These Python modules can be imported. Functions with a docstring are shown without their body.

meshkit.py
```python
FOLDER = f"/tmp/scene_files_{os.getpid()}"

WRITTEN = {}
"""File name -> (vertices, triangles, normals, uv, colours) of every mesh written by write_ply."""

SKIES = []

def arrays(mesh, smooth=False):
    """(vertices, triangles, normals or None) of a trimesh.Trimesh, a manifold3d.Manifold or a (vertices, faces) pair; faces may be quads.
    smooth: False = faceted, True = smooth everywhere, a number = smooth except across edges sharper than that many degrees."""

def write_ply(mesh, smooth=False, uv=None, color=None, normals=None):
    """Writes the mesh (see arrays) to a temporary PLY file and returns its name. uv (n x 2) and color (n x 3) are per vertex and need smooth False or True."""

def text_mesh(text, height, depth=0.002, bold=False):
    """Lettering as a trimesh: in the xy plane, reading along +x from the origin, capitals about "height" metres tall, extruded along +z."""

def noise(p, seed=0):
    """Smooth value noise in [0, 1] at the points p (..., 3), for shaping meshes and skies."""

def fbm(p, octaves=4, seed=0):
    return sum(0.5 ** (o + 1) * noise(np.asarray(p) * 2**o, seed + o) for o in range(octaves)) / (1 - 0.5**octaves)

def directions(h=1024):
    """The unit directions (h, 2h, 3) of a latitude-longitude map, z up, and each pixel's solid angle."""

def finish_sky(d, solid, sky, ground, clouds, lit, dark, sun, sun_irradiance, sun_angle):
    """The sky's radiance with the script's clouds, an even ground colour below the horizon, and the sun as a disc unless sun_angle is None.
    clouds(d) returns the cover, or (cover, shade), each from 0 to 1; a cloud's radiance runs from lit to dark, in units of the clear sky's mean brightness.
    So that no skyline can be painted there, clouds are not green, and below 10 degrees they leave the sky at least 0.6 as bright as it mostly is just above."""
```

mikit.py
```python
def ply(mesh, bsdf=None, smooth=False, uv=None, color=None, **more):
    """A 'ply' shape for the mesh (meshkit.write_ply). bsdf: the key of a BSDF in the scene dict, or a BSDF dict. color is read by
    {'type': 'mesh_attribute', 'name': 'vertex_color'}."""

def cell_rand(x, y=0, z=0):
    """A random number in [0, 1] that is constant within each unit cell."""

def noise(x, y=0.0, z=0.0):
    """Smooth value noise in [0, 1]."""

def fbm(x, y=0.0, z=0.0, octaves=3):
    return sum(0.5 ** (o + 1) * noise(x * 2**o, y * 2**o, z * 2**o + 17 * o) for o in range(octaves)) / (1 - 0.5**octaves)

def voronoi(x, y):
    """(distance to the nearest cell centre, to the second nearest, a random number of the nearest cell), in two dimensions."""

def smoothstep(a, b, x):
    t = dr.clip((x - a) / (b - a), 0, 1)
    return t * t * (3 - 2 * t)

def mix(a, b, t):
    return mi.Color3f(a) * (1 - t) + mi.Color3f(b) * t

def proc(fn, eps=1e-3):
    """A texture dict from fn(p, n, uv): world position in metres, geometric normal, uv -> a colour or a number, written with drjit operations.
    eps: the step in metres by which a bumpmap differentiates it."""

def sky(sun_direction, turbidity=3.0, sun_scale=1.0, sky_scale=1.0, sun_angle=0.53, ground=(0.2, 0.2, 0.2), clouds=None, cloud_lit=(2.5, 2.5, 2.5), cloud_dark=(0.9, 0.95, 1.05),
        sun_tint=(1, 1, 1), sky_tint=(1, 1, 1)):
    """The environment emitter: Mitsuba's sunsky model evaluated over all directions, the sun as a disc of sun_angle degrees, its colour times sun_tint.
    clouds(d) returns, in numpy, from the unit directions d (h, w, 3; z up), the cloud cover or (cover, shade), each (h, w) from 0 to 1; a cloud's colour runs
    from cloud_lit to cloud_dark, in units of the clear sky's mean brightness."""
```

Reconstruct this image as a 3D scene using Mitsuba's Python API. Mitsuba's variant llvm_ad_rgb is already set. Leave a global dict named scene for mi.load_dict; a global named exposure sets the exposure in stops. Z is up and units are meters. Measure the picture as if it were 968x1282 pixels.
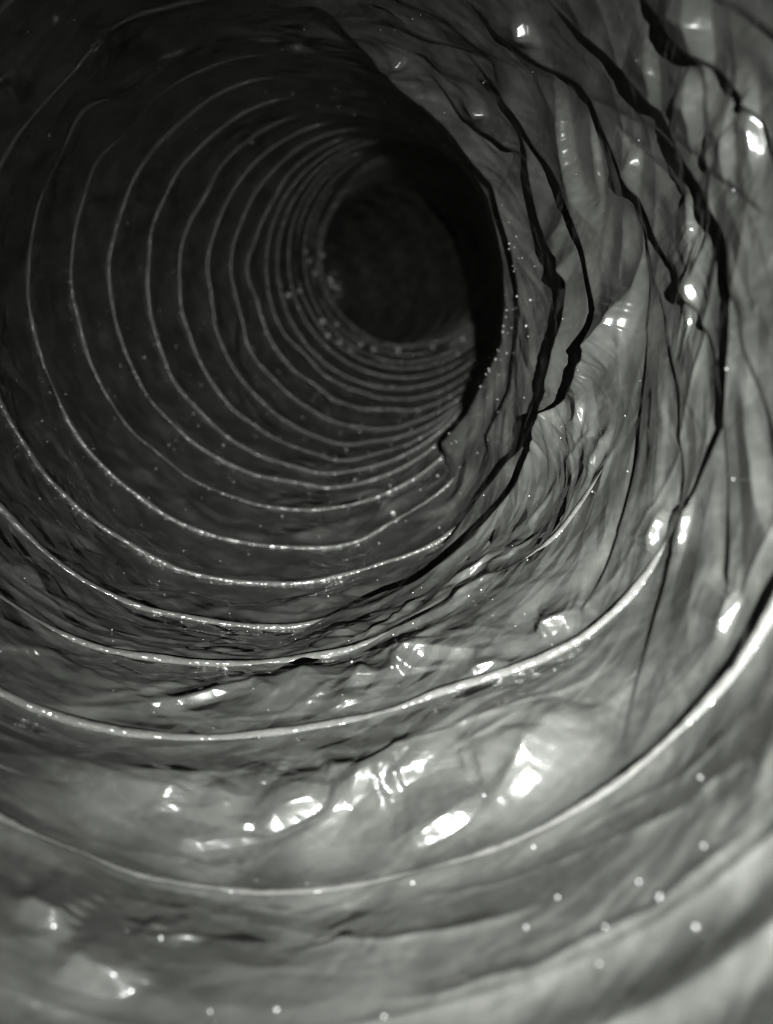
import math, numpy as np, trimesh, drjit as dr, mitsuba as mi, mikit, meshkit
from mikit import noise, fbm, smoothstep, mix
from scipy.interpolate import CubicSpline, LinearNDInterpolator, PchipInterpolator
from scipy.spatial import cKDTree
from scipy.ndimage import gaussian_filter

T = mi.ScalarTransform4f
R = 0.1                     # duct radius, metres; all shaping below is in units of R
F, CX, CY = 1006.0, 484.0, 641.0
scene, labels = {}, {}

# ------------------------------------------------------------------ camera, lamp, exposure
scene['camera'] = {'type': 'thinlens', 'fov': math.degrees(2 * math.atan(CX / F)), 'fov_axis': 'x',
                   'aperture_radius': 0.0012, 'focus_distance': 0.225, 'near_clip': 0.01, 'far_clip': 20.0,
                   'to_world': T().look_at([0, 0, 0], [0, 1, 0], [0, 0, 1])}
exposure = 0.0
# the flash beside the lens: the only light in the duct
LAMP = np.array([0.13, -1.10, -0.09]) * R
AIM = LAMP + np.array([0.175, 1.0, -0.09])
scene['flash_lamp'] = {'type': 'spot', 'to_world': T().look_at(LAMP.tolist(), AIM.tolist(), [0, 0, 1]), 'cutoff_angle': 35.5, 'beam_width': 3.0,
                       'intensity': {'type': 'rgb', 'value': [1.17, 1.183, 1.137]}}

# ------------------------------------------------------------------ materials
def film_tone(p, n, uv):
    q = p * (1 / R)
    m = fbm(q.x * 9, q.y * 9, q.z * 9, 3)
    f = noise(q.x * 75, q.y * 75, q.z * 75) * fbm(q.x * 14 + 3, q.y * 14, q.z * 14, 2)     # fine dust on the film
    return mix((0.062, 0.064, 0.060), (0.150, 0.152, 0.145), 0.45 * smoothstep(0.3, 0.7, m) + 0.9 * dr.square(f))
def film_rough(p, n, uv):
    q = p * (1 / R)
    return 0.14 + 0.14 * fbm(q.x * 5, q.y * 5 + 9, q.z * 5, 3)
def shards(x, y):
    "creased flat facets: the lowest of turned, drawn-out pyramids, one in each cell"
    best = mi.Float(9)
    for i in (-1, 0, 1):
        for j in (-1, 0, 1):
            cx, cy = dr.floor(x) + i, dr.floor(y) + j
            r = mikit.cell_rand(cx, cy, 3) * 6.2832
            dx, dy = x - cx - mikit.cell_rand(cx, cy, 1), y - cy - mikit.cell_rand(cx, cy, 2)
            u, v = dr.cos(r) * dx + dr.sin(r) * dy, dr.cos(r) * dy - dr.sin(r) * dx
            best = dr.minimum(best, dr.abs(u) + 0.55 * dr.abs(v) + 0.25 * mikit.cell_rand(cx, cy, 5))
    return best
def film_bump(p, n, uv):
    "fine sharp creasing of the thin film, drawn out along the pull of the folds; uv is (distance along the duct, angle) in radii"
    s_ = uv.x - 0.55 * dr.sin(uv.y) + 0.04 * (noise(uv.x * 7, uv.y * 4) - 0.5)
    much = 0.35 + 0.65 * smoothstep(0.3, 0.65, noise(uv.x * 2.3, uv.y * 2.1, 4))
    much = much * (1 - 0.35 * smoothstep(0.5, 0.9, dr.cos(uv.y - 0.2)))
    return (shards(s_ * 6.5, uv.y * 3.4) + 0.4 * shards(s_ * 17.0 + 7, uv.y * 8.0 + 3)) * much + 0.03 * noise(uv.x * 60, uv.y * 60)
scene['film'] = {'type': 'twosided', 'bsdf': {'type': 'bumpmap', 'scale': 0.0031,
    'arbitrary': mikit.proc(film_bump, 2.5e-4),
    'bsdf': {'type': 'principled', 'base_color': mikit.proc(film_tone), 'roughness': mikit.proc(film_rough), 'specular': 0.9}}}
def wire_bump(p, n, uv):
    q = p * (1 / R)
    return fbm(q.x * 30, q.y * 30, q.z * 30, 3)
scene['wire'] = {'type': 'twosided', 'bsdf': {'type': 'bumpmap', 'scale': 0.0013, 'arbitrary': mikit.proc(wire_bump, 3e-4), 'bsdf': {'type': 'principled', 'base_color': {'type': 'rgb', 'value': [0.18, 0.182, 0.174]},
    'roughness': 0.19, 'specular': 1.0}}}
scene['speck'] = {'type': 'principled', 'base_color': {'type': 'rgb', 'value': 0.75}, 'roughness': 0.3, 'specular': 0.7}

# ------------------------------------------------------------------ the duct's centre line
SK = np.array([-5, -1.5, 0.5, 2.5, 4.5, 6.5, 9, 12, 14.5, 17, 20, 22, 24, 26, 28, 30, 32])
CP = np.array([[-.45, -.72, -.12], [-.40, .56, .20], [-.339, 1.284, .425], [-.344, 2.071, .609], [-.402, 3.013, .753], [-.415, 3.829, 1.016],
               [-.290, 4.806, 1.309], [-.040, 5.951, 1.709], [.10, 6.88, 2.09], [.19, 7.80, 2.46], [.26, 8.90, 2.83], [.22, 9.64, 3.02],
               [.00, 10.32, 3.12], [-.46, 10.88, 3.12], [-1.10, 11.2, 3.05], [-1.83, 11.3, 2.95], [-2.56, 11.3, 2.85]])
CP = CP[:len(SK)]
AX = CubicSpline(SK, CP)
def frame(t):
    t = np.asarray(t, float)
    C, A = AX(t), AX(t, 1)
    A = A / np.linalg.norm(A, axis=-1, keepdims=True)
    E = np.cross(A, [0, 0, 1.0]); E /= np.linalg.norm(E, axis=-1, keepdims=True)
    return C, A, E, np.cross(E, A)
def point(t, th, r):
    C, A, E, U = frame(t)
    return C + (r * np.cos(th))[..., None] * E + (r * np.sin(th))[..., None] * U
def project(q):
    return np.stack([CX + F * q[..., 0] / q[..., 1], CY - F * q[..., 2] / q[..., 1]], -1)

# the hoops are not perfect circles: how each one bulges or dips, measured along the hoop
TG = np.linspace(0, 2 * np.pi, 361)
HOOPS = {
 0: [(7,1025),(50,1050),(100,1072),(150,1090),(215,1110),(280,1117),(350,1120),(425,1115),(480,1105),(514,1100),(594,1077),(684,1040),(764,990),(834,935),(884,885),(919,850),(934,825),(968,755)],
 1: [(7,870),(30,882),(70,897),(130,912),(200,923),(270,925),(340,918),(400,909),(480,894),(574,859),(629,844),(684,822),(734,795),(774,765),(809,725),(834,690),(854,645)],
 2: [(7,755),(40,775),(90,800),(145,817),(200,825),(250,830),(315,831),(375,825),(484,797),(519,780),(584,750),(644,715),(704,665),(734,625),(769,570),(789,525),(804,480)],
 3: [(7,642),(30,667),(75,707),(120,737),(165,757),(230,772),(280,781),(325,786),(385,783),(415,775),(480,759)],
 4: [(7,517),(30,555),(50,587),(80,620),(110,647),(160,680),(215,710),(270,725),(325,731),(395,728),(450,715),(484,706),(519,692),(554,675),(10,185),(32,155),(65,115),(90,90),(135,37)],
 5: [(45,265),(37,320),(35,360),(42,415),(55,235),(80,180),(110,130),(150,119),(195,85),(47,430),(60,475),(77,510),(100,550),(135,590),(175,622),(210,647),(250,665),(300,679),(340,684),(380,686),(425,684)],
 6: [(90,320),(89,355),(102,415),(107,240),(122,200),(150,170),(105,430),(120,470),(137,502),(160,535),(200,570),(245,604),(275,617),(345,636)],
 7: [(137,320),(140,375),(150,420),(145,290),(155,257),(167,227),(190,190),(217,162),(175,480),(192,507),(215,530),(270,572),(300,587),(357,602)],
 8: [(185,345),(187,320),(192,280),(202,257),(220,220),(260,175),(187,380),(197,425),(220,480),(250,515),(285,547),(325,570),(365,583),(400,592)],
 9: [(225,345),(227,310),(237,280),(252,255),(227,385),(240,427),(260,470),(290,510),(325,537),(350,552),(390,567),(425,576)],
 10: [(260,330),(265,370),(275,425),(295,465),(320,495),(350,522),(385,542),(425,555)],
 11: [(290,320),(300,390),(317,445),(345,477),(380,507),(425,530),(480,537)],
 12: [(310,330),(320,300),(340,255),(325,390),(345,435),(365,460),(395,482),(430,505),(480,512)],
 13: [(385,447),(415,475),(450,490),(484,499)]}
T0, T1 = -4, 30
WR = np.ones((T1 - T0 + 1, 361))           # hoop radius by angle
rng = np.random.default_rng(5)
for i, k in enumerate(range(T0, T1 + 1)):
    if k not in HOOPS:
        ph = rng.uniform(0, 6.28, 3)
        WR[i] += -0.04 * max(0, -1 - k) ** 1.2 + sum(0.006 / (m + 1) * np.cos((m + 1) * TG + ph[m]) for m in range(3))
        continue
    for _ in range(3):
        q0, q1 = (project(point(np.full(361, k), TG, WR[i] + e)) for e in (0.0, 0.01))
        v = np.array(HOOPS[k], float)
        d, j = cKDTree(q0[:-1]).query(v)
        g = q1[j] - q0[j]
        want = 0.01 * ((v - q0[j]) * g).sum(1) / (g * g).sum(1)
        w = np.exp(-((np.angle(np.exp(1j * (TG[:, None] - TG[j][None])))) / 0.11) ** 2)
        WR[i] += np.clip((w @ want) / (w.sum(1) + 0.15), -0.05, 0.05)
for k in (-1, -2, -3, -4): WR[k - T0] += (0.95 + 0.10 * k) * (WR[-T0] - 1)      # the hoops nearer the mouth sit much as the first measured one
WR += 0.0095          # the traces follow the wires' middles; the film lies behind them
def hoop_radius(t, th):
    "the hoops' radius, passed smoothly from hoop to hoop"
    x = np.clip(np.asarray(t, float) - T0, 0, T1 - T0 - 1e-6)
    i = np.floor(x).astype(int); f = x - i; f = f * f * (3 - 2 * f)
    a = (np.asarray(th) % (2 * np.pi)) / (2 * np.pi) * 360
    j = np.floor(a).astype(int) % 360; b = a - np.floor(a)
    at = lambda ii: WR[ii, j] * (1 - b) + WR[ii, j + 1] * b
    return at(i) * (1 - f) + at(np.minimum(i + 1, T1 - T0)) * f

# ------------------------------------------------------------------ where a crease measured in the photograph lies on the film
_t = np.arange(-1.4, 20.2, 0.03); _a = np.linspace(0, 2 * np.pi, 900, endpoint=False)
_tt, _aa = np.meshgrid(_t, _a, indexing='ij')
TREES = {}
for dr_ in (0.0, 0.03, 0.06, 0.09, 0.12, 0.15):
    q = point(_tt, _aa, hoop_radius(_tt, _aa) - dr_)
    TREES[dr_] = (cKDTree(project(q).reshape(-1, 2)), q[..., 1].ravel())
def on_film(px, inward=0.0):
    "(t, angle, depth) of film points from their place in the photograph, film lying `inward` of the hoops"
    key = min(TREES, key=lambda k: abs(k - inward))
    tree, depth = TREES[key]
    d, j = tree.query(np.atleast_2d(np.asarray(px, float)), k=4)
    w = 1 / (d + 0.3); w /= w.sum(1, keepdims=True)
    a = np.angle((np.exp(1j * _aa.ravel()[j]) * w).sum(1)) % (2 * np.pi)
    return np.stack([(_tt.ravel()[j] * w).sum(1), a, (depth[j] * w).sum(1)], -1)
PITCH = 0.37
def buried(t, th):
    "1 where bunched film buries the wires: down the right side, and over the top further in"
    return np.maximum(np.clip(np.cos(th - 0.40) * 2.6 - 1.2, 0, 1) * np.clip(t - 0.2, 0, 1), np.clip(np.cos(th - 0.95) * 5 - 3.2, 0, 1) * np.clip(t - 2.2, 0, 1))
def resample(p, step):
    p = np.asarray(p, float); s = np.r_[0, np.cumsum(np.linalg.norm(np.diff(p, axis=0), axis=1))]
    n = max(int(s[-1] / step), 2)
    x = np.linspace(0, s[-1], n)
    return np.stack([np.interp(x, s, p[:, k]) for k in range(p.shape[1])], -1)

# creases: (points, width in the photograph's pixels at start/middle/end); the film overhangs the next fold there
CREASES = [
 ('A', [(660,-15),(679,0),(724,45),(784,95),(829,145),(854,200),(884,250),(904,300),(909,350),(908,430),(906,520),(884,580),(854,655),(839,710),(819,780),(799,850),(786,920)], (11,15,4)),
 ('A2', [(904,300),(920,345),(934,390),(936,430),(968,525),(985,600)], (7,6,6)),
 ('A3', [(909,420),(914,520),(915,630),(916,755)], (3,4,2)),
 ('B', [(790,-15),(804,0),(844,40),(884,80),(934,125),(954,155),(968,185),(985,230)], (9,11,9)),
 ('B2', [(890,-10),(904,0),(968,42),(990,58)], (6,6,6)),
 ('C', [(570,0),(584,10),(634,50),(684,90),(724,107),(744,150),(769,200),(804,265),(824,310),(854,355),(884,415),(899,460),(906,515)], (6,10,5)),
 ('C2', [(724,107),(764,125),(829,165),(850,192)], (3,4,2)),
 ('D', [(804,265),(811,325),(824,370),(834,400),(836,430),(849,495),(851,545),(858,610),(850,650)], (5,6,3)),
 ('E', [(744,150),(764,250),(765,300),(764,340)], (3,3,2)),
 ('E2', [(808,300),(813,360),(809,430),(801,520),(796,580),(784,640),(769,690),(749,740),(729,775)], (4,5,3)),
 ('F', [(565,50),(579,70),(609,105),(649,155),(664,185),(694,215),(709,240),(719,270),(729,310),(734,350),(744,400),(746,445),(709,500),(669,560),(639,615),(609,650),(574,685),(544,710),(509,735),(484,737),(425,765),(385,785),(345,810)], (6,14,3)),
 ('G', [(640,150),(654,185),(659,240),(671,285),(689,315),(704,350),(699,400),(689,430),(674,490),(659,545),(624,590),(594,625),(564,670),(534,700)], (9,14,5)),
 ('H', [(440,55),(484,90),(514,115),(559,160),(594,205),(619,230),(634,280),(645,320),(652,360),(654,400),(650,440),(640,490),(610,545)], (5,12,6)),
 ('I', [(500,105),(540,140),(572,180),(595,211),(615,245),(626,290),(634,330),(636,380),(632,430),(611,470),(583,518),(550,550)], (6,12,6)),
 ('K1', [(484,30),(534,55),(579,62),(619,80),(629,105),(640,130),(659,165)], (3,4,3)),
 ('K2', [(534,82),(559,120),(589,155),(620,178),(649,192)], (4,6,6)),
 ('K3', [(300,22),(390,10),(415,22),(440,55),(484,82),(530,110)], (3,7,5)),
 ('K5', [(849,150),(884,190),(934,240),(964,265)], (4,3,3)),
 ('K6', [(764,135),(794,170),(844,220),(884,280)], (2,4,4)),
 ('K7', [(690,470),(700,480),(712,505)], (2,3,2)),
 ('K8', [(480,0),(540,20),(600,62),(650,80),(700,95)], (3,4,3)),
 ('K9', [(625,60),(620,85),(628,110)], (2,3,2)),
]
# ridges: fine raised lines in the film (points, height, half width), units of R
RIDGES = [
 ([(514,1136),(634,1115),(694,1092),(764,1065),(829,1042),(894,1010)], .019, .014),
 ([(714,1057),(794,1012),(864,982),(909,940),(964,895)], .019, .014),
 ([(295,1157),(370,1175),(410,1184),(480,1192),(559,1182),(634,1165),(700,1140)], .019, .014),
 ([(484,1267),(559,1260),(624,1237),(684,1225),(749,1190),(834,1150),(894,1100),(954,1050)], .019, .014),
 ([(880,1015),(905,990),(960,955)], .01, .012),
 ([(20,405),(17,345),(25,300),(32,250),(52,215)], .012, .02),
 ([(30,430),(42,480),(55,525)], .012, .02),
 ([(135,590),(180,650),(230,700),(300,738),(400,742),(480,730)], .008, .015),
 ([(200,905),(240,912),(300,908),(480,890)], .008, .01),
 ([(100,850),(190,855),(260,845),(340,850)], .008, .012),
 ([(120,830),(150,843),(190,857)], .012, .012),
 ([(390,965),(440,968),(520,955),(600,915),(690,895)], .014, .015),
 ([(620,1030),(660,980),(700,930),(730,890)], .03, .05),
 ([(480,740),(560,720),(640,690),(705,700)], .01, .012),
 ([(172,310),(170,340),(175,400),(183,450)], .008, .014),
]
rng = np.random.default_rng(11)
# facets of film that stand up and catch the flash: their far edge, and how far they reach in
FACETS = [
 ([(800,52),(830,86),(858,112)], .02), ([(862,118),(880,132),(900,140)], .025), ([(905,150),(925,175),(940,205)], .02), ([(690,520),(680,560),(665,590)], .03),
 ([(640,640),(620,665),(590,690)], .02), ([(720,560),(742,535),(760,500)], .025), ([(560,745),(600,722),(640,690)], .02), ([(880,640),(868,680),(860,700)], .015), ([(775,545),(765,570),(745,600)], .02),
 ([(668,560),(695,530),(708,550)], .04), ([(808,360),(794,410),(770,455),(754,492)], .045), ([(680,803),(705,793),(735,786)], .03), ([(640,725),(600,745),(565,760)], .02),
 ([(902,805),(918,778),(934,745)], .022), ([(325,1026),(360,1035),(400,1028),(428,1022)], .03), ([(495,1070),(540,1055),(580,1040),(625,1026)], .03),
 ([(930,140),(950,165),(966,190)], .03), ([(706,428),(716,430),(728,432)], .02), ([(868,362),(882,360),(896,356)], .025),
 ([(15,1148),(45,1165),(85,1195)], .06), ([(70,1215),(115,1240),(175,1275)], .055), ([(183,1166),(196,1168),(207,1172)], .010), ([(212,1178),(238,1184),(262,1188)], .016), ([(395,1182),(412,1184),(428,1184)], .010),
 ([(698,95),(712,145),(728,200),(745,250),(762,285)], .025), ([(646,20),(652,38),(656,58)], .03), ([(498,58),(512,72)], .03), ([(600,118),(612,142)], .03), ([(842,0),(880,20),(925,42)], .03),
 ([(740,150),(752,190),(760,245)], .015), ([(720,250),(716,270),(702,310)], .02),
 ([(478,642),(492,636),(502,632)], .03), ([(285,670),(310,676),(335,678)], .025), ([(365,678),(390,674),(415,666)], .025), ([(335,668),(350,666)], .02),
 ([(820,700),(835,675),(850,645)], .02), ([(450,955),(480,955),(520,949)], .02), ([(590,848),(620,843),(645,836)], .02),
  ([(735,330),(728,360),(712,395),(705,425)], .03), ([(575,660),(592,645),(605,625)], .02), ([(812,185),(798,225)], .02), ([(866,245),(880,290)], .02),
 ([(310,53),(335,50),(360,51)], .025), ([(365,65),(378,58)], .03), ([(390,63),(412,58)], .02), ([(385,48),(415,41)], .02), ([(100,66),(118,50),(138,37)], .03), ([(185,90),(210,72)], .02), ([(140,125),(158,116)], .02), ([(6,113),(15,105)], .03),
 ([(383,300),(388,340),(398,380)], .05), ([(405,395),(425,420),(450,433)], .05), ([(460,435),(500,442),(560,430)], .04), ([(135,815),(168,818)], .015), ([(295,730),(338,732)], .015)]
crease_data = []
SILHOUETTES = {'H': 4.55, 'I': 5.35}
for name, pts, wid in CREASES:
    pts = resample(pts, 4.0)
    n = len(pts); x = np.linspace(0, 1, n)
    w = np.interp(x, [0, .5, 1], wid)
    base = on_film(pts, 0.03)
    amp = np.clip(w * base[:, 2] / np.interp(base[:, 2], [1.4, 2.6], [760, 360]), 0.012, 0.15)
    amp *= np.minimum(1, np.minimum(x, 1 - x) * 8 + 0.15)
    level = amp + 0.026 * buried(base[:, 0], base[:, 1])
    keys = np.array(sorted(TREES)); allk = np.stack([on_film(pts, kk) for kk in keys])
    allk[..., 1] = mid_a = allk[0, n // 2, 1] + np.angle(np.exp(1j * (allk[..., 1] - allk[0, n // 2, 1])))
    lo = np.clip(np.searchsorted(keys, level) - 1, 0, len(keys) - 2); fr = ((level - keys[lo]) / (keys[lo + 1] - keys[lo]))[:, None]
    f = allk[lo, np.arange(n)] * (1 - fr) + allk[lo + 1, np.arange(n)] * fr
    if name in SILHOUETTES:                       # the last folds, seen edge on: how far in they reach is measured in the plane they stand in
        f[:, 0] = SILHOUETTES[name]
        C, A, E, U = frame(f[:, 0]); D = np.stack([(pts[:, 0] - CX) / F, np.ones(n), (CY - pts[:, 1]) / F], -1)
        kk = (C * A).sum(-1) / (D * A).sum(-1); Q = D * kk[:, None] - C
        x_, y_ = (Q * E).sum(-1), (Q * U).sum(-1)
        f[:, 1] = np.arctan2(y_, x_); f[:, 2] = kk
        amp = np.clip(hoop_radius(f[:, 0], f[:, 1]) - np.hypot(x_, y_), 0.01, 0.2)
    s = np.stack([f[:, 0], np.unwrap(f[:, 1])], -1)
    if n > 12:
        m_ = min(9, n // 4); ker = np.exp(-(np.arange(-m_, m_ + 1) / (0.45 * m_)) ** 2); ker /= ker.sum()
        for c in range(2):
            s[:, c] = np.convolve(np.r_[2 * s[0, c] - s[m_:0:-1, c], s[:, c], 2 * s[-1, c] - s[-2:-m_ - 2:-1, c]], ker, 'valid')
    crease_data.append(dict(name=name, t=s[:, 0], a=s[:, 1], amp=amp, depth=f[:, 2]))

def facing(t, a):
    "the slope along the duct at which film at (t, angle) would throw the flash back into the lens, before the lean below"
    C, A, E, U = frame(np.array([t])); n = np.cos(a) * E[0] + np.sin(a) * U[0]
    q = C[0] + n; v = q / np.linalg.norm(q) + (q - LAMP / R) / np.linalg.norm(q - LAMP / R); v /= np.linalg.norm(v)
    k = 1 / max(-(v @ n) if v @ n < 0 else v @ n, .12)
    e = -math.sin(a) * E[0] + math.cos(a) * U[0]
    gs, ga = min(abs(v @ A[0]) * k, 8.0), float(np.clip((v @ e) * k, -2, 2))
    return gs / (1 + LEAN * gs), ga / (1 + LEAN * gs)
LEAN = 0.5                  # the film leans towards the duct's mouth as it bulges in
def block(ts, as_, pts, mt, ma):
    "the rows and columns of the film's grid near some points (distance along the duct, angle)"
    mid = 0.5 * (pts[:, 1].min() + pts[:, 1].max()); half = 0.5 * (pts[:, 1].max() - pts[:, 1].min()) + ma
    i0, i1 = np.searchsorted(ts, [pts[:, 0].min() / PITCH - mt, pts[:, 0].max() / PITCH + mt])
    rel = mid + np.angle(np.exp(1j * (as_ - mid)))
    cols = np.nonzero(np.abs(rel - mid) < half)[0]
    return np.arange(i0, i1), cols, rel[cols]
def crease_field(ts, as_):
    "inward height of the film from all creases; which crease's near flank a point lies on; how far the nearest crease is"
    shp = (len(ts), len(as_))
    h = np.zeros(shp); own = np.full(shp, -1); best = np.full(shp, 9.0); away = np.full(shp, 9.0)
    for ci, c in enumerate(crease_data):
        fine = resample(np.stack([(c['t'] + LEAN * c['amp'] / PITCH) * PITCH, c['a'], c['amp'], c['depth']], -1), 0.006)
        rows, cols, rel = block(ts, as_, fine, 1.6, .3)
        if not len(rows) or not len(cols): continue
        S, Aa = np.meshgrid(ts[rows] * PITCH, rel, indexing='ij')
        X = np.stack([S.ravel(), Aa.ravel()], -1)
        d, j = cKDTree(fine[:, :2]).query(X, distance_upper_bound=0.75)
        got = np.isfinite(d); d = np.where(got, d, 9.0); j = np.where(got, j, 0)
        tan = np.gradient(fine[:, :2], axis=0); nrm = np.stack([tan[:, 1], -tan[:, 0]], -1)
        nrm /= np.linalg.norm(nrm, axis=1, keepdims=True) + 1e-9
        nrm *= np.where(nrm[:, :1] < 0, -1, 1)
        dv = X - fine[j, :2]
        pr = (dv * nrm[j]).sum(1)
        off = np.maximum(np.linalg.norm(dv - pr[:, None] * nrm[j], axis=1) - .004, 0)   # beyond the crease's ends
        sd = np.where(pr > 0, 1, -1) * np.hypot(pr, off)
        amp = fine[j, 2]; dep = fine[j, 3]
        w1 = 0.16 + 0.05 * dep; drop = 0.006 + 0.0028 * dep ** 2; w3 = 2.0 * amp * dep
        up = np.clip(1 + sd / w1, 0, 1) ** 1.9
        bot = 0.35
        down = np.where(sd < drop, 1 - (1 + bot) * sd / drop, -bot * np.clip(1 - (sd - drop) / w3, 0, 1))
        hh = (amp * np.where(sd <= 0, up, down) * np.exp(-(off / 0.06) ** 2) * got).reshape(S.shape)
        ix = np.ix_(rows, cols); hc = h[ix]
        h[ix] = np.where(hh > 0, np.maximum(hc, hh) + 0.25 * np.minimum(hc, hh) * (hc > 0), np.where(hc > 0, hc + hh, np.minimum(hc, hh)))
        away[ix] = np.minimum(away[ix], d.reshape(S.shape))
        o, bb = own[ix], best[ix]
        m = ((sd <= 0) & (-sd < w1) & (off < .03) & got).reshape(S.shape) & (-sd.reshape(S.shape) < bb)
        o[m] = ci; bb[m] = -sd.reshape(S.shape)[m]; own[ix] = o; best[ix] = bb
    return h, own, away
ridge_data = []
for pts, hgt, wd in RIDGES:
    f = on_film(resample(pts, 6.0), 0.0); a = np.unwrap(f[:, 1])
    ridge_data.append((resample(np.stack([f[:, 0] * PITCH + LEAN * hgt, a], -1), 0.01), hgt, wd))
for pts, hgt in FACETS:
    f = on_film(resample(pts, 4.0), 0.0); c_ = len(f) // 2
    for _ in range(2):
        lv = 0.026 * buried(f[c_, 0], f[c_, 1]) + max(0, crease_field(np.array([f[c_, 0]]), np.array([f[c_, 1]]))[0][0, 0])
        f = on_film(resample(pts, 4.0), lv)
    a = np.unwrap(f[:, 1])
    if f[c_, 0] > 1.0 and math.cos(a[c_]) > .45: hgt = 1.45 * hgt
    m = facing(f[c_, 0], a[c_]); e_ = .012
    lie = lambda t, th: crease_field(np.array([t]), np.array([th]))[0][0, 0] + 0.026 * buried(t, th) - hoop_radius(np.array([t]), np.array([th]))[0]
    m = (max(m[0] - (lie(f[c_, 0] + e_ / PITCH, a[c_]) - lie(f[c_, 0] - e_ / PITCH, a[c_])) / (2 * e_), .35),          # what the film lacks there to face the flash
         m[1] - (lie(f[c_, 0], a[c_] + e_) - lie(f[c_, 0], a[c_] - e_)) / (2 * e_))
    ridge_data.append((resample(np.stack([f[:, 0] * PITCH + LEAN * hgt, a], -1), 0.008), hgt, -1, m))
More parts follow.
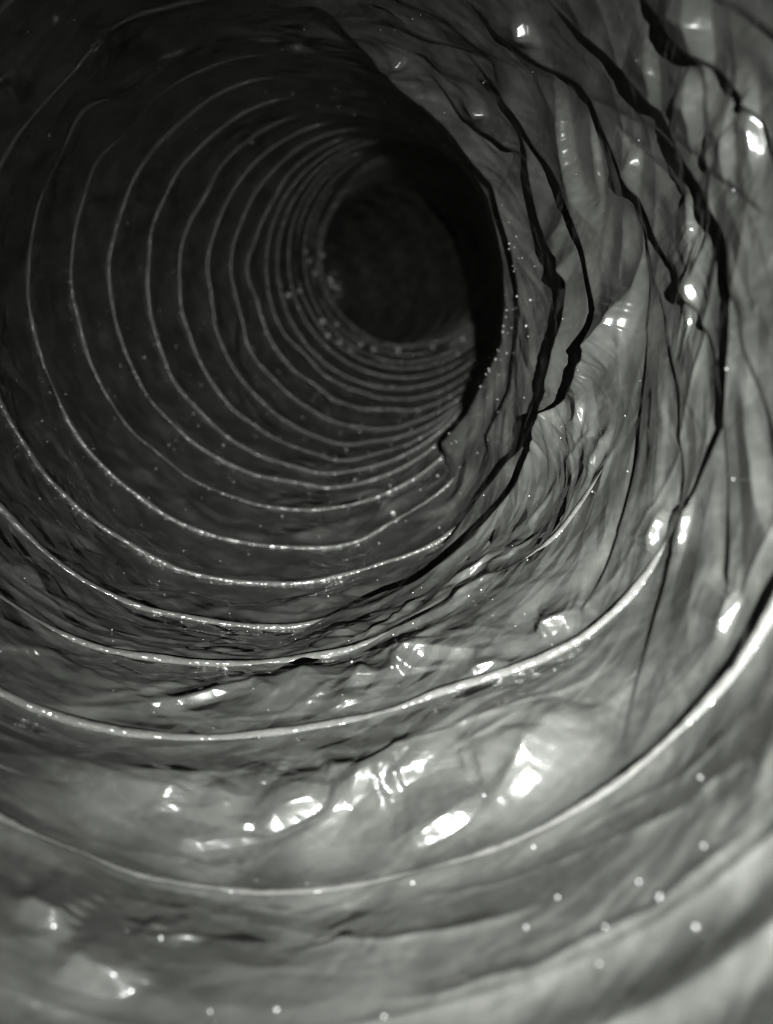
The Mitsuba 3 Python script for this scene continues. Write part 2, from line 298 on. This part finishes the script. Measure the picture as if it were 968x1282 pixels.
def ridge_field(ts, as_, kind):
    global FLAT
    h = np.zeros((len(ts), len(as_)))
    if kind == 'facet': FLAT = np.zeros(h.shape)
    for fine, hgt, wd, *wf in ridge_data:
        if kind != ('facet' if wd < 0 else 'fold' if wf else 'ridge'): continue
        far = 0.20 if wd < 0 else max(wd, wf[0]) if wf else 4 * max(wd, 1.2 * hgt)
        rows, cols, rel = block(ts, as_, fine, far / PITCH, far)
        if not len(rows) or not len(cols): continue
        S, Aa = np.meshgrid(ts[rows] * PITCH, rel, indexing='ij')
        X = np.stack([S.ravel(), Aa.ravel()], -1)
        d, j = cKDTree(fine).query(X)
        tg = np.gradient(fine, axis=0); tg /= np.linalg.norm(tg, axis=1, keepdims=True) + 1e-9
        al = ((X - fine[j]) * tg[j]).sum(1); d = np.sqrt(np.maximum(d * d - np.minimum(np.abs(al), .005) ** 2, 0))
        x = j / max(len(fine) - 1, 1); fade = np.minimum(1, np.minimum(x, 1 - x) * 5 + .05)
        near = X[:, 0] < fine[j, 0]
        if wd < 0:      # a facet turned towards the mouth, falling away gently behind
            gs, ga = wf[0]
            jc = j if len(fine) > 34 else np.full_like(j, len(fine) // 2)
            tn = np.gradient(fine, axis=0); tn /= np.linalg.norm(tn, axis=1, keepdims=True)
            dv = X - fine[jc]
            if len(fine) > 34: dv = dv - (dv * tn[jc]).sum(1, keepdims=True) * tn[jc]
            plane = 1 + (dv @ np.array([gs, ga])) / hgt
            end = np.clip(1 - np.linalg.norm(X - fine[j], axis=1) / 0.20, 0, 1)
            fade = np.minimum(1, np.minimum(x, 1 - x) * 2.5 + .35)
            beyond = np.maximum(np.abs((X - fine[j]) @ np.gradient(fine, axis=0)[len(fine) // 2] / 0.008) - .02, 0)
            v = np.clip(plane, 0, 1) * end ** 2 * np.exp(-(beyond / .05) ** 2)
            v = np.where(near, v * np.exp(-(np.maximum(d - hgt / gs - .01, 0) / .03) ** 2), v)
        elif wf:
            v = np.clip(1 - d / np.where(near, wd, wf[0]), 0, 1)
        else:
            v = np.where(near, np.exp(-d / (0.9 * hgt)), np.exp(-d / wd))
        ix = np.ix_(rows, cols); add = (hgt * fade * v).reshape(S.shape)
        h[ix] = np.maximum(h[ix], add) + 0.25 * np.minimum(h[ix], add) if kind == 'fold' else h[ix] + add
        if wd < 0: FLAT[np.ix_(rows, cols)] = np.maximum(FLAT[np.ix_(rows, cols)], np.clip(3 * fade * v, 0, 1).reshape(S.shape))
    return h

# crumpled film: flat facets between random points, at three sizes; on the round, so the angle wraps
def crumple(t, th, size, stretch, seed, lean=0.0):
    g = np.random.default_rng(seed)
    L = (T1 - T0) * PITCH; n = int(L * 2 * np.pi / (size * size * stretch))
    p = np.stack([g.uniform(0, L, n), g.uniform(0, 2 * np.pi, n)], -1)
    z = g.uniform(-1, 1, n)
    p = np.vstack([p, p + [0, 2 * np.pi], p - [0, 2 * np.pi]]); z = np.tile(z, 3)
    keep = (p[:, 1] > -1.2) & (p[:, 1] < 2 * np.pi + 1.2); p, z = p[keep], z[keep]
    f = LinearNDInterpolator(np.stack([p[:, 0] + lean * p[:, 1] * 0, p[:, 1] / stretch], -1), z, fill_value=0.0)
    return f(np.stack([(t - T0) * PITCH, (th % (2 * np.pi)) / stretch], -1))

WRK = np.random.default_rng(77)
def tension_folds():
    "straight folds that pull slantwise through the loose film from hoop to hoop: (points, height, near width, far width)"
    out = []
    for k in range(-2, 10):
        for _ in range(40):
            a0 = math.radians(-42) + WRK.normal(0, 0.95) if WRK.random() < .72 else WRK.uniform(1.4, 4.6)
            if a0 > math.radians(-55) and a0 < 1.0 and WRK.random() < .5: continue
            turn = 1.0 if a0 > math.radians(-85 + WRK.normal(0, 12)) else -1.0
            u1, u0 = WRK.uniform(.55, 1.0), WRK.uniform(0, .45)
            if WRK.random() < .2: u0 -= WRK.uniform(.3, .9)
            lean = WRK.uniform(.35, 1.0) if WRK.random() < .75 else WRK.uniform(1.0, 3.0)
            da = -turn * (u1 - u0) * PITCH / lean
            kink = WRK.normal(0, .03)
            p = np.array([[(k + u1) * PITCH, a0], [(k + (u0 + u1) / 2) * PITCH + kink * .5, a0 + da * .5 + kink], [(k + u0) * PITCH, a0 + da]])
            soft = WRK.random() < .5
            hg = WRK.uniform(.012, .036) * (1.1 if soft else .8) * (.6 if k < 0 else 1)
            out.append((resample(p, 0.008), hg, hg * WRK.uniform(2.0, 4.5) if soft else hg / (facing(float(p[1, 0] / PITCH), p[1, 1])[0] * WRK.uniform(.7, 1.05)), hg * WRK.uniform(2, 5) * (3 if k < 1 else 1)))
        for _ in range(16):                              # long faint folds that run with the hoops
            a0, ln, u = WRK.uniform(0.9, 5.4), WRK.uniform(.25, .9), WRK.uniform(.12, .88)
            x = np.linspace(0, 1, 6)
            p = np.stack([(k + u) * PITCH + WRK.normal(0, .05) * x + WRK.normal(0, .008, 6), a0 + ln * x], -1)
            hg = WRK.uniform(.005, .012)
            out.append((resample(p, 0.008), hg, hg / (facing(k + u, a0)[0] * WRK.uniform(.6, 1.05)), hg * WRK.uniform(2, 5)))
    return out
ridge_data += tension_folds()
def film_height(ts, as_):
    "how far the film comes inward of the hoops (units of R)"
    t, th = np.meshgrid(ts, as_, indexing='ij')
    k = np.round(t); b = t - k                            # -0.5 .. 0.5 from the nearest hoop
    bay = np.cos(np.pi * b) ** 2                          # 1 at a hoop, 0 between
    side = 0.5 + 0.5 * np.cos(th - math.radians(-40))     # loose on the lower right, taut on the upper left
    side = 0.45 + 0.55 * side ** 1.5
    side = np.maximum(side, 1.0 * np.exp(-(np.angle(np.exp(1j * (th - 1.9))) / 0.6) ** 2) * np.exp(-((t - 3.4) / 1.0) ** 2))   # a slack bay overhead
    sag = (1 - bay) * (0.010 * np.clip(1 - t, 0, 1) + 0.014 * side * np.clip(4 - t, 0, 1) - 0.035 * np.clip(t - 2, 0, 1) * (1 - .5 * side))
    loose = (1 - bay ** 0.6)
    w = 0.036 * crumple(t, th, .36, 1.6, 1) + 0.020 * crumple(t, th, .17, 1.5, 2) + 0.013 * crumple(t, th, .095, 1.4, 3)
    # here and there the film hugs the wire and hides it under a rib of its own
    ang = np.stack([np.cos(th) * 1.7, np.sin(th) * 1.7, k * 7.3], -1)
    hug = np.clip((meshkit.fbm(ang, 2, 3) - 0.575 + 0.13 * np.exp(-(np.angle(np.exp(1j * (th - 1.65))) / 0.7) ** 2) + 0.5 * (k < 0) + 0.5 * (k == 0)) * 9, 0, 1)
    over = buried(t, th)
    hug = hug * (1 - np.clip(np.cos(th - 0.4) * 4 - 1.6, 0, 1))
    rib = 0.026 * over + hug * np.where(k == 0, 0.009, 0.017) * np.exp(-np.abs(b * PITCH / 0.036) ** 2) + 0.006 * np.exp(-np.abs(b) * PITCH / 0.03)
    # a second, slighter rib along one edge of the hoop, where the film is welded
    u = (b * PITCH - 0.085 - 0.03 * meshkit.noise(ang * 1.5, 9))
    weld = 0.010 * np.exp(-np.abs(u) / 0.014) * np.clip(meshkit.noise(ang * 1.3 + 5, 4) * 2.2 - .7, 0, 1)
    h, own, away = crease_field(ts, as_)
    facets = ridge_field(ts, as_, 'facet')
    calm = np.clip((away - .02) / 0.14, 0.06, 1) * (1 - 0.6 * FLAT)
    near = 0.22 + 0.78 * np.clip((t + 0.2) / 0.8, 0, 1)   # smoother film towards the mouth
    return sag * calm + calm * side * loose * w * near + rib + weld + h + calm * (0.25 + 0.75 * loose) * (ridge_field(ts, as_, 'fold') * near + ridge_field(ts, as_, 'ridge')) + facets, own

# ------------------------------------------------------------------ the film: one sheet from hoop to hoop, folds told apart
def spacing():
    t, out = -2.6, []
    while t < 29.5:
        out.append(t)
        d = float(AX(t)[1])
        t += 0.06 if t < -1.6 else 0.09 if t > 20.4 else 0.035 if t > 14 else (0.0032 if t < -0.4 else 0.00105 if t < 5.6 else 0.0026) * max(d, 0.8) ** 2 / PITCH
    return np.array(out)
TS = spacing()
SEAM = math.radians(100)                       # where the sheet closes, in the dark above
aa = np.linspace(SEAM, SEAM + 2 * np.pi, 4000)
dens = 0.45 + 1.25 * np.exp(-(np.angle(np.exp(1j * (aa + 0.35))) / 0.95) ** 2)
cum = np.r_[0, np.cumsum((dens[1:] + dens[:-1]) / 2)]; cum /= cum[-1]
NA = 1181
AS = np.interp(np.linspace(0, 1, NA), cum, aa)
tt, ta = np.meshgrid(TS, AS, indexing='ij')
hh, own = film_height(TS, AS)
hh = gaussian_filter(hh, (0.8, 0.9), mode='nearest')
film_r = hoop_radius(tt, ta) - hh
V = point(tt - LEAN * np.clip(hh, -.1, .2) / PITCH, ta, film_r) * R
print('film', tt.shape)
nr = len(TS)
i, j = np.meshgrid(np.arange(nr - 1), np.arange(NA - 1), indexing='ij')
a, b, c, d = i * NA + j, i * NA + j + 1, (i + 1) * NA + j + 1, (i + 1) * NA + j
FACES = np.stack([np.stack([a, b, c], -1), np.stack([a, c, d], -1)], 2).reshape(-1, 3)
VV = V.reshape(-1, 3)
NN = np.zeros_like(VV); fn = np.cross(VV[FACES[:, 1]] - VV[FACES[:, 0]], VV[FACES[:, 2]] - VV[FACES[:, 0]])
for k in range(3): np.add.at(NN, FACES[:, k], fn)
N2 = NN.reshape(nr, NA, 3); N2[:, 0] = N2[:, -1] = N2[:, 0] + N2[:, -1]
NN /= np.linalg.norm(NN, axis=1, keepdims=True) + 1e-30
face_t = tt[:-1, :-1][..., None].repeat(2, -1).reshape(-1); face_own = own[:-1, :-1][..., None].repeat(2, -1).reshape(-1)
UV = np.stack([(tt * PITCH).ravel(), ta.ravel()], -1)
def shape(v, f, n, bsdf, uv=None):
    return {'type': 'ply', 'filename': meshkit.write_ply((v, f), False, uv, normals=n), 'face_normals': False, 'bsdf': {'type': 'ref', 'id': bsdf}}
def cut(mask):
    f = FACES[mask]; u, inv = np.unique(f, return_inverse=True)
    return VV[u], inv.reshape(-1, 3), NN[u], 'film', UV[u]
DUCT = 'flexible_duct'
def key(part, n): return f'{DUCT}__{part}' + (f'_{n:03d}' if n else '')
count = {}
def part(name, s):
    n = count.get(name, 0); count[name] = n + 1
    scene[key(name, n)] = s
    return key(name, n)
labels[DUCT] = {'label': 'inside of a flexible duct of dark film on wire hoops, creased along the right', 'category': 'duct'}
for k in range(-4, 30):
    m = (np.floor(face_t) == k) & (face_own < 0)
    if m.any(): part('film_panel', shape(*cut(m)))
for ci in range(len(crease_data)):
    m = face_own == ci
    if m.sum() > 50: part('film_fold', shape(*cut(m)))

# ------------------------------------------------------------------ the wire hoops
for k in range(-2, 30):
    n = 280
    a_ = np.linspace(0, 2 * np.pi, n, endpoint=False); t_ = np.full(n, float(k))
    wr = 0.0105
    C, A, E, U = frame(t_)
    rad = (np.cos(a_)[:, None] * E + np.sin(a_)[:, None] * U)
    dent = 0.006 * (meshkit.fbm(np.stack([np.cos(a_) * 6, np.sin(a_) * 6, a_ * 0 + k * 3.1], -1), 3, 8) - .5)
    ctr = C + (hoop_radius(t_, a_) + dent - wr * (0.9 if k >= 0 else -0.4))[:, None] * rad
    g = np.random.default_rng(100 + k)
    th_ = np.linspace(0, 2 * np.pi, 9)[:-1]
    wob = wr * (1 + 0.16 * np.cos(a_ * 23 + g.uniform(0, 6)) * np.cos(a_ * 7 + g.uniform(0, 6)))
    ring = ctr[:, None] + wob[:, None, None] * (np.cos(th_)[None, :, None] * rad[:, None] + np.sin(th_)[None, :, None] * A[:, None])
    nor = (np.cos(th_)[None, :, None] * rad[:, None] + np.sin(th_)[None, :, None] * A[:, None]).reshape(-1, 3)
    ii, jj = np.meshgrid(np.arange(n), np.arange(8), indexing='ij')
    q = np.stack([ii * 8 + jj, ii * 8 + (jj + 1) % 8, (ii + 1) % n * 8 + (jj + 1) % 8, (ii + 1) % n * 8 + jj], -1).reshape(-1, 4)
    f = np.vstack([q[:, [0, 1, 2]], q[:, [0, 2, 3]]])
    part('wire_hoop', shape(ring.reshape(-1, 3) * R, f, nor, 'wire'))

# ------------------------------------------------------------------ pale specks: dust on the film, and glints modelled as pale specks
g = np.random.default_rng(21)
ico = trimesh.creation.icosphere(subdivisions=1); sv, sf = [], []
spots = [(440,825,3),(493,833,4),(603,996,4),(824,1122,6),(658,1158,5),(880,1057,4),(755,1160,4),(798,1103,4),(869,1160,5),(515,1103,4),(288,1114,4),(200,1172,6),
         (489,640,5),(565,282,4),(404,320,9),(385,315,7),(378,365,7),(364,368,6),(406,402,9),(424,405,7),(427,428,9),(440,438,7),(499,438,7),(455,430,7),(577,423,7),(396,345,7),(412,418,8),(470,436,7),(540,432,6),(662,378,3),(656,410,3),  # mostly the far rim: its bright glints are put in as larger pale specks
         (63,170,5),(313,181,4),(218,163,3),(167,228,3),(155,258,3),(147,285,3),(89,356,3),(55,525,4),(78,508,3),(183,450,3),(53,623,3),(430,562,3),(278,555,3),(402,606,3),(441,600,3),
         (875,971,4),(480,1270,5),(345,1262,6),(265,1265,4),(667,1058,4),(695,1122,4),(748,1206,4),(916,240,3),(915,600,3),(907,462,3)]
for _ in range(420):
    a_ = g.uniform(0, 2 * np.pi) if g.random() < .6 else g.normal(-1.9, .7)
    t_ = g.uniform(-1.3, 12)
    p_ = project(point(np.array([t_]), np.array([a_]), np.array([1.0])))[0]
    spots.append((p_[0], p_[1], g.uniform(1.2, 2.4)))
for _ in range(240):                                  # glints along the wires, put in as pale specks
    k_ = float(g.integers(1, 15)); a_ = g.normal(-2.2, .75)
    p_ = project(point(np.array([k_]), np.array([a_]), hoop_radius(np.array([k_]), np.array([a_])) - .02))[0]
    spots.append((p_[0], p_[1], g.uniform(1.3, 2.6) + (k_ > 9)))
VT = cKDTree(project(V).reshape(-1, 2)); VP = VV / R
AXC = point(tt, ta, np.zeros(tt.shape)).reshape(-1, 3)
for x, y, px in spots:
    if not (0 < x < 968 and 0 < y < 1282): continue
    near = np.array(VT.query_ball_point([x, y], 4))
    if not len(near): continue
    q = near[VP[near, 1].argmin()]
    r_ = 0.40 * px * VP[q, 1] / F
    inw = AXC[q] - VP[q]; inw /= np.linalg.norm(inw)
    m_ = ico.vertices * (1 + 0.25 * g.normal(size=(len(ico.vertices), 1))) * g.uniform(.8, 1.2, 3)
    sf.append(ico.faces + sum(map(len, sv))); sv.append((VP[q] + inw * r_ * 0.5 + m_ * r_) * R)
scene[f'{DUCT}__dust_glint_speck'] = mikit.ply(trimesh.Trimesh(np.vstack(sv), np.vstack(sf), process=False), 'speck', smooth=True)
labels[f'{DUCT}__dust_glint_speck'] = {'label': 'tiny pale specks, dust over the film and put-in glints on the wires and far rim', 'kind': 'stuff'}
